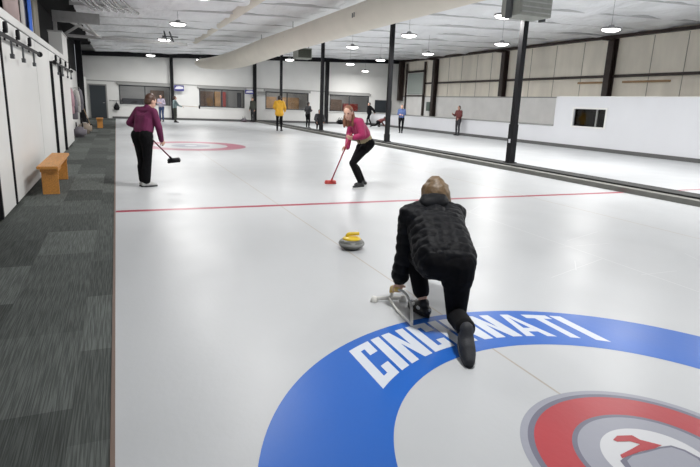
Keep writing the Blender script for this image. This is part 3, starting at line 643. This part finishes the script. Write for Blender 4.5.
def person(label, loc, rz, J, W, scale=1.0, vox=.009):
    """W: top/pants/shoe/hair materials + options. One body mesh; hair, clothes and shoes are its children."""
    j = dict(DEF); j.update(J); P = {k: (V(v) if isinstance(v, (tuple, Vector)) else v) for k, v in j.items()}
    for k in ('face', 'up', 'toeL', 'toeR', 'dirL', 'dirR', 'palmL', 'palmR', 'upL', 'upR'): P[k] = P[k].normalized()
    root_m = Matrix.Translation(loc) @ Matrix.Rotation(rz, 4, 'Z') @ Matrix.Scale(scale, 4)
    pel = (P['hipL'] + P['hipR']) / 2; hx = (P['hipR'] - P['hipL']).normalized(); shc = (P['shL'] + P['shR']) / 2; sx = (P['shR'] - P['shL']).normalized()
    spine = (shc - pel).normalized(); ch = pel.lerp(shc, .68); back = sx.cross(spine).normalized() * -1   # back: away from chest
    fwd = spine.cross(sx).normalized()
    g = W.get('girth', 1.0)
    def torso(a, top=.06, low=0.0):
        w0, w1 = .062 * g, .070 * g; r0, r1 = (.105 * g + a), (.098 * g + a)
        c = []
        lowp = pel - spine * low
        for s in (-1, 1):
            c.append(('c', lowp + hx * s * w0, r0, ch + sx * s * w1, r1))
            c.append(('c', ch + sx * s * w1, r1, (P['shR'] if s > 0 else P['shL']) - spine * .03 - sx * s * .03, top + a))
        c.append(('c', lowp, r0, ch, r1)); c += [('c', P['neck'] - spine * .035, .046 + a, P['sh' + q] - spine * .005, .05 + a) for q in 'LR']; c.append(('c', ch, r1 * .9, P['neck'] - spine * .09, top + a))
        c.append(('c', P['shL'] - spine * .01, top + a * .6, P['shR'] - spine * .01, top + a * .6)); return c
    def arm(s, a, end=1.0):
        sh, e, w = P['sh' + s], P['el' + s], P['wr' + s]; w2 = e.lerp(w, end)
        return [('c', sh, .054 + a, e, .042 + a), ('c', e, .042 + a, w2, (.042 - .014 * end) + a)]
    def leg(s, a, end=1.0, flare=0):
        h, k, n = P['hip' + s], P['knee' + s], P['ank' + s]; n2 = k.lerp(n, end); cf = k.lerp(n, .33) - P['toe' + s] * .018
        c = [('c', h, .088 * g + a, k, .054 + a), ('c', k, .054 + a, n2, .037 + a + flare)]
        if end > .5: c.append(('c', k.lerp(n, .15), .048 + a, cf, .050 + a)); c.append(('c', cf, .050 + a, n2, .037 + a + flare))
        c.append(('c', h - fwd * .018, .094 * g + a, h.lerp(k, .25), .09 * g + a)); return c
    prims = torso(-.012, .052) + arm('L', -.003) + arm('R', -.003) + leg('L', -.004) + leg('R', -.004)
    # neck, head, face
    f_, u_ = P['face'], P['up']; u_ = (u_ - f_ * u_.dot(f_)).normalized(); r_ = f_.cross(u_)
    H = P['head']; ax = (r_, f_, u_)
    hp = lambda x, y, z: H + r_ * x + f_ * y + u_ * z
    prims += [('c', P['neck'] - spine * .03, .060, H - u_ * .06 - f_ * .015, .052), ('e', H + u_ * .02, (.074, .094, .098), ax), ('e', hp(0, .018, -.045), (.058, .072, .072), ax),
              ('c', hp(0, .088, -.005), .010, hp(0, .108, -.032), .014), ('e', hp(0, .075, -.098), (.026, .022, .018), ax), ('c', hp(-.02, .090, -.066), .009, hp(.02, .090, -.066), .009),
              ('e', hp(-.076, -.005, -.01), (.012, .02, .032), ax), ('e', hp(.076, -.005, -.01), (.012, .02, .032), ax), ('c', hp(-.04, .084, .022), .010, hp(.04, .084, .022), .010)]
    # hands
    for s in 'LR':
        w = P['wr' + s]; d = P['dir' + s]; n = P['palm' + s]; n = (n - d * n.dot(d)).normalized(); sd = d.cross(n)   # sd: across the palm
        if s == 'R': sd = -sd
        # thumb on +th side
        th = sd * (1 if s == 'L' else 1)
        pc = w + d * .05
        prims += [('c', w - d * .02, .026, w + d * .02, .026), ('e', pc, (.040, .047, .017), (sd, d, n))]
        for i, (o, L) in enumerate(((.029, .070), (.010, .078), (-.010, .073), (-.029, .058))):
            p = w + d * .085 + sd * o; ang = P['curl' + s] * .6; dd = d
            p0 = w + d * .05 + sd * o
            prims.append(('c', p0, .0095, p, .0095))
            for seg_, fr in enumerate((.45, .32, .23)):
                a_ = P['curl' + s] * (1.0 if seg_ else .8); dd = (dd * math.cos(a_) + n * math.sin(a_)).normalized()
                n_ = n
                q = p + dd * L * fr; prims.append(('c', p, .0090 - .0005 * seg_, q, .0085 - .0006 * seg_)); p = q
        tb = w + d * .025 + sd * .034; t1 = tb + (d * .6 + sd * .6 + n * .45).normalized() * .036; t2 = t1 + (d * .75 + sd * .1 + n * .6).normalized() * .030
        prims += [('c', w + d * .03 + sd * .015, .014, tb, .0125), ('c', tb, .0125, t1, .0105), ('c', t1, .0105, t2, .009)]
    for s in 'LR':
        a, t, up = P['ank' + s], P['toe' + s], P['up' + s]; prims += [('c', a - up * .045 - t * .04, .03, a - up * .05 + t * .14, .026), ('c', a, .036, a - up * .03 + t * .05, .034)]
    me = blob(prims, vox, 3)
    me.transform(root_m)
    me.materials.append(M['skin']); me.materials.append(M['eye']); me.materials.append(M['lips'])
    sc = scale
    e1, e2 = root_m @ hp(-.032, .086, .004), root_m @ hp(.032, .086, .004); lp = root_m @ hp(0, .094, -.066)
    for p in me.polygons:
        c = p.center
        if min((c - e1).length, (c - e2).length) < .0095 * sc: p.material_index = 1
        elif (c - lp).length < .022 * sc and abs((c - lp).dot((root_m.to_3x3() @ u_).normalized())) < .006 * sc: p.material_index = 2
    o = obj('person', me, None); tag(o, label, 'person')
    def wear(name, prims, m, sm=3, parent=o, fn=None, vx=None):
        me = blob(prims, vx or vox, sm)
        if fn: fn(me)
        me.transform(root_m)
        return obj(name, me, M[m], parent)
    a = W.get('bulk', .014)
    quilt = W.get('quilt')
    def qf(me):
        if not quilt: return
        bones = [(pel - spine * .15, P['neck'])] + [(P['sh' + s], P['el' + s]) for s in 'LR'] + [(P['el' + s], P['wr' + s]) for s in 'LR']
        nr = [v.normal.copy() for v in me.vertices]
        for v, n in zip(me.vertices, nr):
            best = None
            for i, (p, q) in enumerate(bones):
                d = q - p; t = max(0, min(1, (v.co - p).dot(d) / d.length_squared)); dist = (v.co - (p + d * t)).length - (.11 if i == 0 else 0)
                if best is None or dist < best[0]: best = (dist, (v.co - p).dot(d.normalized()), i)
            s = best[1] / quilt + .12 * noise.noise(v.co * 9)
            v.co += n * (.013 * (abs(math.sin(math.pi * s)) ** .6) - .006) * .6 + n * .007 * noise.noise(v.co * 22)
    top = torso(a, low=W.get('tail', -.07)) + arm('L', a * 1.0, W.get('cuff', .95)) + arm('R', a * 1.0, W.get('cuff', .95)) + [('c', P['neck'] - spine * .05, .058 + a, P['neck'] + (H - P['neck']) * .12, .058 + a * .3)]
    if W.get('tailr'): 
        for s in 'LR': top.append(('c', P['hip' + s], .10 * g + a, P['hip' + s] - spine * W['tail'] , .105 * g + a))
    wear(W.get('topname', 'jacket'), top, W['top'], 3, fn=qf)
    if W.get('under'):
        up_ = [('c', pel + hx * s * .058 + spine * .16, .108, pel + hx * s * .058 + spine * .075, .119) for s in (-1, 1)]
        wear('shirt_tail', up_, W['under'])
    pe = .92
    pw = W.get('pw', .009)
    pants = leg('L', pw, W.get('peL', pe), W.get('flare', 0)) + leg('R', pw, W.get('peR', pe), W.get('flare', 0)) + [('c', pel - hx * .05, .108 * g, pel + hx * .05, .108 * g), ('c', pel - hx * .062 + spine * .10, .108 * g, pel + hx * .062 + spine * .10, .108 * g), ('c', pel + spine * .10, .108 * g, pel, .112 * g), ('c', pel - hx * .062 + spine * .10, .108 * g, P['hipL'], .1 * g), ('c', pel + hx * .062 + spine * .10, .108 * g, P['hipR'], .1 * g)]
    wear('trousers', pants, W['pants'], 3)
    for s in 'LR':
        an, t, up = P['ank' + s], P['toe' + s], P['up' + s]; t = (t - up * t.dot(up)).normalized(); sid = t.cross(up)
        base = an - up * .083; k_ = W.get('big' + s, 1.0)
        pr = [('c', base - t * .045 * k_ + up * .045, .040 * k_, base + t * .10 * k_ + up * .040, .041 * k_), ('c', base + t * .10 * k_ + up * .036, .041 * k_, base + t * .165 * k_ + up * .030, .031 * k_), ('c', an + up * .005, .046, base + t * .06 + up * .055, .038)]
        def flat(me, base=base, up=up):
            for v in me.vertices:
                d = (v.co - base).dot(up)
                if d < .016: v.co += up * (.016 - d)
        sh = wear('shoe', pr, W.get('shoe' + s, W.get('shoe', 'shoeblack')), 2, fn=flat)
        ol = []
        for k in range(28):
            q = 2 * math.pi * k / 28; yy = math.cos(q); xx = math.sin(q); ly = .06 + yy * .145; lw = .046 if ly > .06 else .040; ol.append((xx * lw * (1 - .12 * yy * yy) * k_, ly * k_))
        bm = bmesh.new(); lo = [bm.verts.new(root_m @ (base + t * y + sid * x)) for x, y in ol]; hi = [bm.verts.new(root_m @ (base + t * y + sid * x * 1.02 + up * .022)) for x, y in ol]
        for k in range(28): bm.faces.new((lo[k], lo[(k + 1) % 28], hi[(k + 1) % 28], hi[k]))
        bm.faces.new(hi); bm.faces.new(lo[::-1])
        obj('sole', bm, M[W.get('sole' + s, W.get('sole', 'sole'))], sh)
        if W.get('patch' + s):
            for (px, py, pz, r0) in ((.036, .01, .055, .022), (-.036, .01, .055, .022), (.03, .085, .058, .02), (-.03, .085, .058, .02), (0, -.075, .06, .014), (.0, .10, .076, .016)):
                bm = bmesh.new(); c = base + sid * px + t * py + up * pz; bmesh.ops.create_icosphere(bm, subdivisions=2, radius=1, matrix=root_m @ Matrix.Translation(c) @ Matrix((sid, t, up)).transposed().to_4x4() @ Matrix.Diagonal((r0 * .75, r0, r0 * .8, 1)))
                obj('white_patch', bm, M['shoewhite'], sh, True)
    # hair
    hs = W.get('hairstyle', 'short'); hm = W['hair']
    hprims = [('e', hp(0, -.018, .035), (.084, .095, .100), ax), ('e', hp(0, -.045, -.01), (.078, .065, .085), ax)]
    dn = V((0, 0, -1))
    if hs == 'long':
        b0 = hp(0, -.07, -.03); Lh = W.get('hairlen', .22)
        for s in (-1, 1):
            q0 = hp(s * .06, -.035, -.02); q1 = q0 + dn * Lh * .55 + r_ * s * .02 - f_ * .01; q2 = q1 + dn * Lh * .5 + f_ * .03
            hprims += [('c', q0, .04, q1, .042), ('c', q1, .042, q2, .022), ('c', b0 + r_ * s * .03, .045, b0 + r_ * s * .04 + dn * Lh, .030)]
        hprims.append(('c', b0, .05, b0 + dn * Lh * .95 - f_ * .02, .035))
    elif hs == 'bob':
        hprims += [('e', hp(0, -.045, -.03), (.112, .095, .135), ax)] + [('c', hp(s * .062, -.02, .03), .052, hp(s * .090, -.03, -.12), .04) for s in (-1, 1)]
    elif hs == 'pony':
        hprims += [('e', hp(0, -.11, .0), (.035, .04, .035), ax), ('c', hp(0, -.115, -.01), .03, hp(0, -.12, -.01) + dn * .16, .016)]
    def cutface(me):
        for v in me.vertices:                                            # keep the hairline back off the face
            l = v.co - H; y = l.dot(f_); z = l.dot(u_)
            if z < .055 and y > .035 and hs != 'hoodie': v.co -= f_ * (y - .035) * .9
            v.co += (v.co - H).normalized() * .004 * noise.noise(v.co * 40)
    wear('hair', hprims, hm, 2, fn=cutface, vx=min(vox, .009))
    if W.get('hood'):
        hc = P['neck'] - fwd * .055 - spine * .035
        ring_ = [('e', hc - fwd * .005 - spine * .01, (.135, .062, .085), (sx, fwd, spine)), ('c', hc - sx * .08 - fwd * .02 + spine * .02, .035, hc + sx * .08 - fwd * .02 + spine * .02, .035)]
        wear('hood', ring_, W['top'], 3)
    return o

# --- thrower in the foreground (world coordinates directly)
person('person in black puffer jacket crouched in a delivery slide at the blue ring', (0, 0, 0), 0, dict(
    hipL=(-.20, 1.68, .475), hipR=(-.055, 1.62, .465), kneeL=(-.15, 2.06, .43), ankL=(-.145, 1.88, .088), toeL=(-.05, 1, 0),
    kneeR=(-.04, 1.60, .085), ankR=(-.24, 1.20, .18), toeR=(-.36, -.80, -.42), upR=(-.20, -.42, .85),
    shL=(-.185, 2.10, .735), shR=(.215, 2.09, .725), elL=(-.215, 2.08, .43), wrL=(-.245, 2.115, .19), dirL=(.15, .35, -1), palmL=(.45, 1, .3), curlL=.9,
    elR=(.22, 2.32, .52), wrR=(.10, 2.50, .42), dirR=(-.5, 1, -.2), palmR=(-.3, .1, -1), curlR=.6,
    neck=(.03, 2.17, .80), head=(.125, 2.27, .875), face=(.25, 1, -.25), up=(.05, .35, 1)),
    dict(top='puffer', pants='blackcloth', hair='hairblond', hairstyle='bob', bulk=.036, quilt=.075, cuff=.78, tail=-.045, girth=1.16, pw=.016, peL=.74, flare=.012, bigR=1.22, hood=True, shoeL='shoeblack', patchL=True, soleR='sole', soleL='shoeblack', shoeR='sole', topname='puffer_jacket'), 1.0, .0075)
# --- plum-jacketed sweeper
person('person in plum fleece and black trousers carrying a broom on the left', (-1.80, 8.62, 0), R(-52), dict(
    ankL=(-.06, -.01, .085), ankR=(.06, -.06, .085), kneeL=(-.09, .0, .47), kneeR=(.09, -.03, .47), hipL=(-.10, -.03, .88), hipR=(.10, -.03, .88), toeL=(.15, 1, 0), toeR=(.35, 1, 0),
    shL=(-.185, .06, 1.30), shR=(.17, .08, 1.29), neck=(0, .10, 1.355), head=(.01, .165, 1.46), face=(.15, 1, -.42), up=(0, .35, 1),
    elL=(-.315, -.03, 1.08), wrL=(-.15, .17, .97), dirL=(.75, .5, -.3), palmL=(.4, -.2, -.9), curlL=1.0,
    elR=(.24, .12, 1.02), wrR=(.20, .20, .80), dirR=(-.1, .75, -.7), palmR=(-.9, -.1, .2), curlR=1.0),
    dict(top='purple', pants='blackcloth', hair='hairbrown', hairstyle='short', bulk=.016, tail=-.09, girth=1.04, pw=.020, shoe='shoegrey', sole='shoeblack', topname='fleece', flare=.018), 1.0, .009)
broom((-1.86, 8.80, 1.02), (-1.29, 8.95, .40), 'shaft', 'black', 'black-headed broom held by the person in plum fleece', (.9, -.25, .12), 'tilt')
# --- magenta sweeper
person('person in magenta jacket and black trousers sweeping with a red broom', (1.93, 7.9, 0), R(95), dict(
    ankL=(-.10, -.04, .085), ankR=(.03, -.16, .105), kneeL=(-.08, .14, .46), kneeR=(.05, .06, .45), hipL=(-.09, -.17, .80), hipR=(.09, -.17, .80), toeL=(-.25, 1, 0), toeR=(-.1, 1, -.1),
    shL=(-.17, .07, 1.19), shR=(.17, .03, 1.21), neck=(.0, .13, 1.235), head=(-.02, .23, 1.335), face=(-.65, .76, -.2), up=(0, .25, 1),
    elL=(-.26, .05, .96), wrL=(-.138, .164, .913), dirL=(0, 1, 0), palmL=(.82, 0, .57), curlL=1.05,
    elR=(.23, .06, .95), wrR=(.075, .177, .715), dirR=(0, 1, 0), palmR=(-.82, 0, -.57), curlR=1.05),
    dict(top='pink', pants='blackcloth', hair='hairred', hairstyle='long', hairlen=.20, bulk=.020, tail=-.19, under='olive', shoe='shoeblack', sole='shoewhite'), 1.04, .009)
broom((1.715, 7.72, 1.03), (1.60, 8.42, .014), 'redshaft', 'red', 'red broom resting on the ice before the magenta sweeper', (1, -.15, 0))
# --- people far away
FV = .011
BEND = dict(elL=(-.25, .0, 1.13), wrL=(-.14, .22, 1.18), dirL=(.5, .8, .4), elR=(.25, 0, 1.13), wrR=(.14, .22, 1.18), dirR=(-.5, .8, .4), curlL=.8, curlR=.8)
WALK = dict(ankL=(-.1, .18, .085), kneeL=(-.1, .16, .48), ankR=(.1, -.2, .12), kneeR=(.1, -.02, .48), hipL=(-.09, 0, .88), hipR=(.09, 0, .88))
person('person in lilac top and blue jeans near the leftmost far window', (.44, 35.9, 0), R(150), BEND, dict(top='lilac', pants='jeans', hair='hairdark', hairstyle='long'), .98, FV)
person('person in grey-teal top holding a broom out sideways at far left column', (1.18, 34.9, 0), R(-80), dict(wrR=(.16, .42, 1.05), elR=(.24, .18, 1.12), wrL=(-.16, .40, 1.10), elL=(-.25, .15, 1.14), dirL=(.2, 1, 0), dirR=(-.2, 1, 0), palmL=(0, 0, -1), palmR=(0, 0, -1), curlL=1, curlR=1), dict(top='teal', pants='darkolive', hair='hairbrown'), .95, FV)
broom((1.5, 34.95, 1.05), (2.75, 35.2, 1.0), 'plank', 'black', 'broom held out level by the person in grey-teal top', (0, .2, 1), 'tilt')
person('person in dark olive clothes standing at the middle far-wall column', (7.0, 38.55, 0), R(120), dict(), dict(top='darkolive', pants='char', hair='hairdark', bulk=.03), 1.03, FV)
person('person in bright yellow jacket standing near the farthest kerb post', (5.82, 27.2, 0), R(-25), dict(elL=(-.27, .05, 1.15), wrL=(-.2, .25, 1.02), elR=(.27, .05, 1.15), wrR=(.24, .24, .98), dirL=(.2, 1, -.2), dirR=(-.1, 1, -.3)), dict(top='jacketyellow', pants='blackcloth', hair='hairdark', bulk=.03, tail=.06, tailr=True), 1.08, FV)
person('person in charcoal holding hands at chest left of the third kerb post', (8.55, 30.5, 0), R(-60), BEND, dict(top='char', pants='blackcloth', hair='hairdark'), .93, FV)
person('person in black crouching behind the third kerb post', (8.7, 28.9, 0), R(170), dict(hipL=(-.09, -.15, .38), hipR=(.09, -.15, .38), kneeL=(-.13, .26, .45), kneeR=(.13, .26, .45), shL=(-.17, .1, .82), shR=(.17, .1, .82), neck=(0, .13, .88), head=(0, .19, 1.01), elL=(-.26, .25, .6), wrL=(-.2, .45, .5), elR=(.26, .25, .6), wrR=(.2, .45, .5)), dict(top='char', pants='blackcloth', hair='hairdark', bulk=.03), 1.05, FV)
WV = dict(WALK); WV.update(elR=(.30, -.22, 1.24), wrR=(.28, -.05, 1.38), dirR=(0, .6, .8), elL=(-.33, -.2, 1.2), wrL=(-.3, -.36, 1.0))
person('person all in black walking before the rightmost far window', (16.0, 37.6, 0), R(80), WV, dict(top='blackcloth', pants='blackcloth', hair='hairdark', bulk=.05, girth=1.15), 1.02, FV)
person('person in dark clothes lunging low over the ice beyond the second post', (15.6, 35.0, 0), R(-75), dict(hipL=(-.09, -.05, .36), hipR=(.09, -.08, .34), kneeL=(-.12, .34, .42), ankL=(-.12, .1, .088), kneeR=(.1, -.42, .12), ankR=(.1, -.82, .10), toeR=(0, -.9, -.4), upR=(0, -.4, .9), shL=(-.17, .42, .54), shR=(.17, .42, .54), neck=(0, .48, .58), head=(0, .6, .64), face=(0, 1, .1), elL=(-.25, .55, .3), wrL=(-.2, .75, .12), elR=(.22, .62, .32), wrR=(.12, .85, .16), dirL=(.1, 1, -.3), dirR=(0, 1, -.3)), dict(top='maroon', pants='blackcloth', hair='hairbrown', bulk=.02), 1.0, FV)
person('person in blue shirt and black trousers on the farther ice sheet', (13.34, 27.35, 0), R(150), dict(elR=(.22, .05, 1.14), wrR=(.12, .26, 1.12), elL=(-.22, .05, 1.14), wrL=(-.1, .26, 1.10), dirL=(.4, 1, 0), dirR=(-.4, 1, 0), ankL=(-.07, .08, .085), ankR=(.06, -.08, .085), curlL=.8, curlR=.8), dict(top='blueshirt', pants='blackcloth', hair='hairdark', hairstyle='short'), .96, FV)
person('person in maroon shirt and dark trousers by the low white boards', (16.28, 25.75, 0), R(105), dict(elR=(.25, .05, 1.14), wrR=(.2, .32, 1.22), elL=(-.23, .03, 1.13), wrL=(-.16, .24, 1.02), dirR=(-.1, .8, .6), curlR=.7), dict(top='maroon', pants='char', hair='hairdark', shoe='shoeblack'), 1.0, FV)
# black kit bags by the far wall
for i, (x, lab) in enumerate(((13.9, 'black kit bag on the ice left of the other at far wall'), (14.75, 'black kit bag on the ice right of the other at far wall'))):
    bag(x, 38.4, 'black', lab, .75 if i else .95)
bag(4.0 + 2.35, 38.6, 'coatgrey', 'dark bag on the ice beside the olive-clad person', .7)

# ------------------------------------------------------------------ light and colour
w = bpy.data.worlds.new('world'); S.world = w; w.use_nodes = True
w.node_tree.nodes['Background'].inputs['Color'].default_value = (.80, .84, .9, 1); w.node_tree.nodes['Background'].inputs['Strength'].default_value = .5
S.view_settings.view_transform = 'Standard'; S.view_settings.look = 'None'; S.view_settings.exposure = .1; S.view_settings.gamma = 1
S.view_settings.use_curve_mapping = False
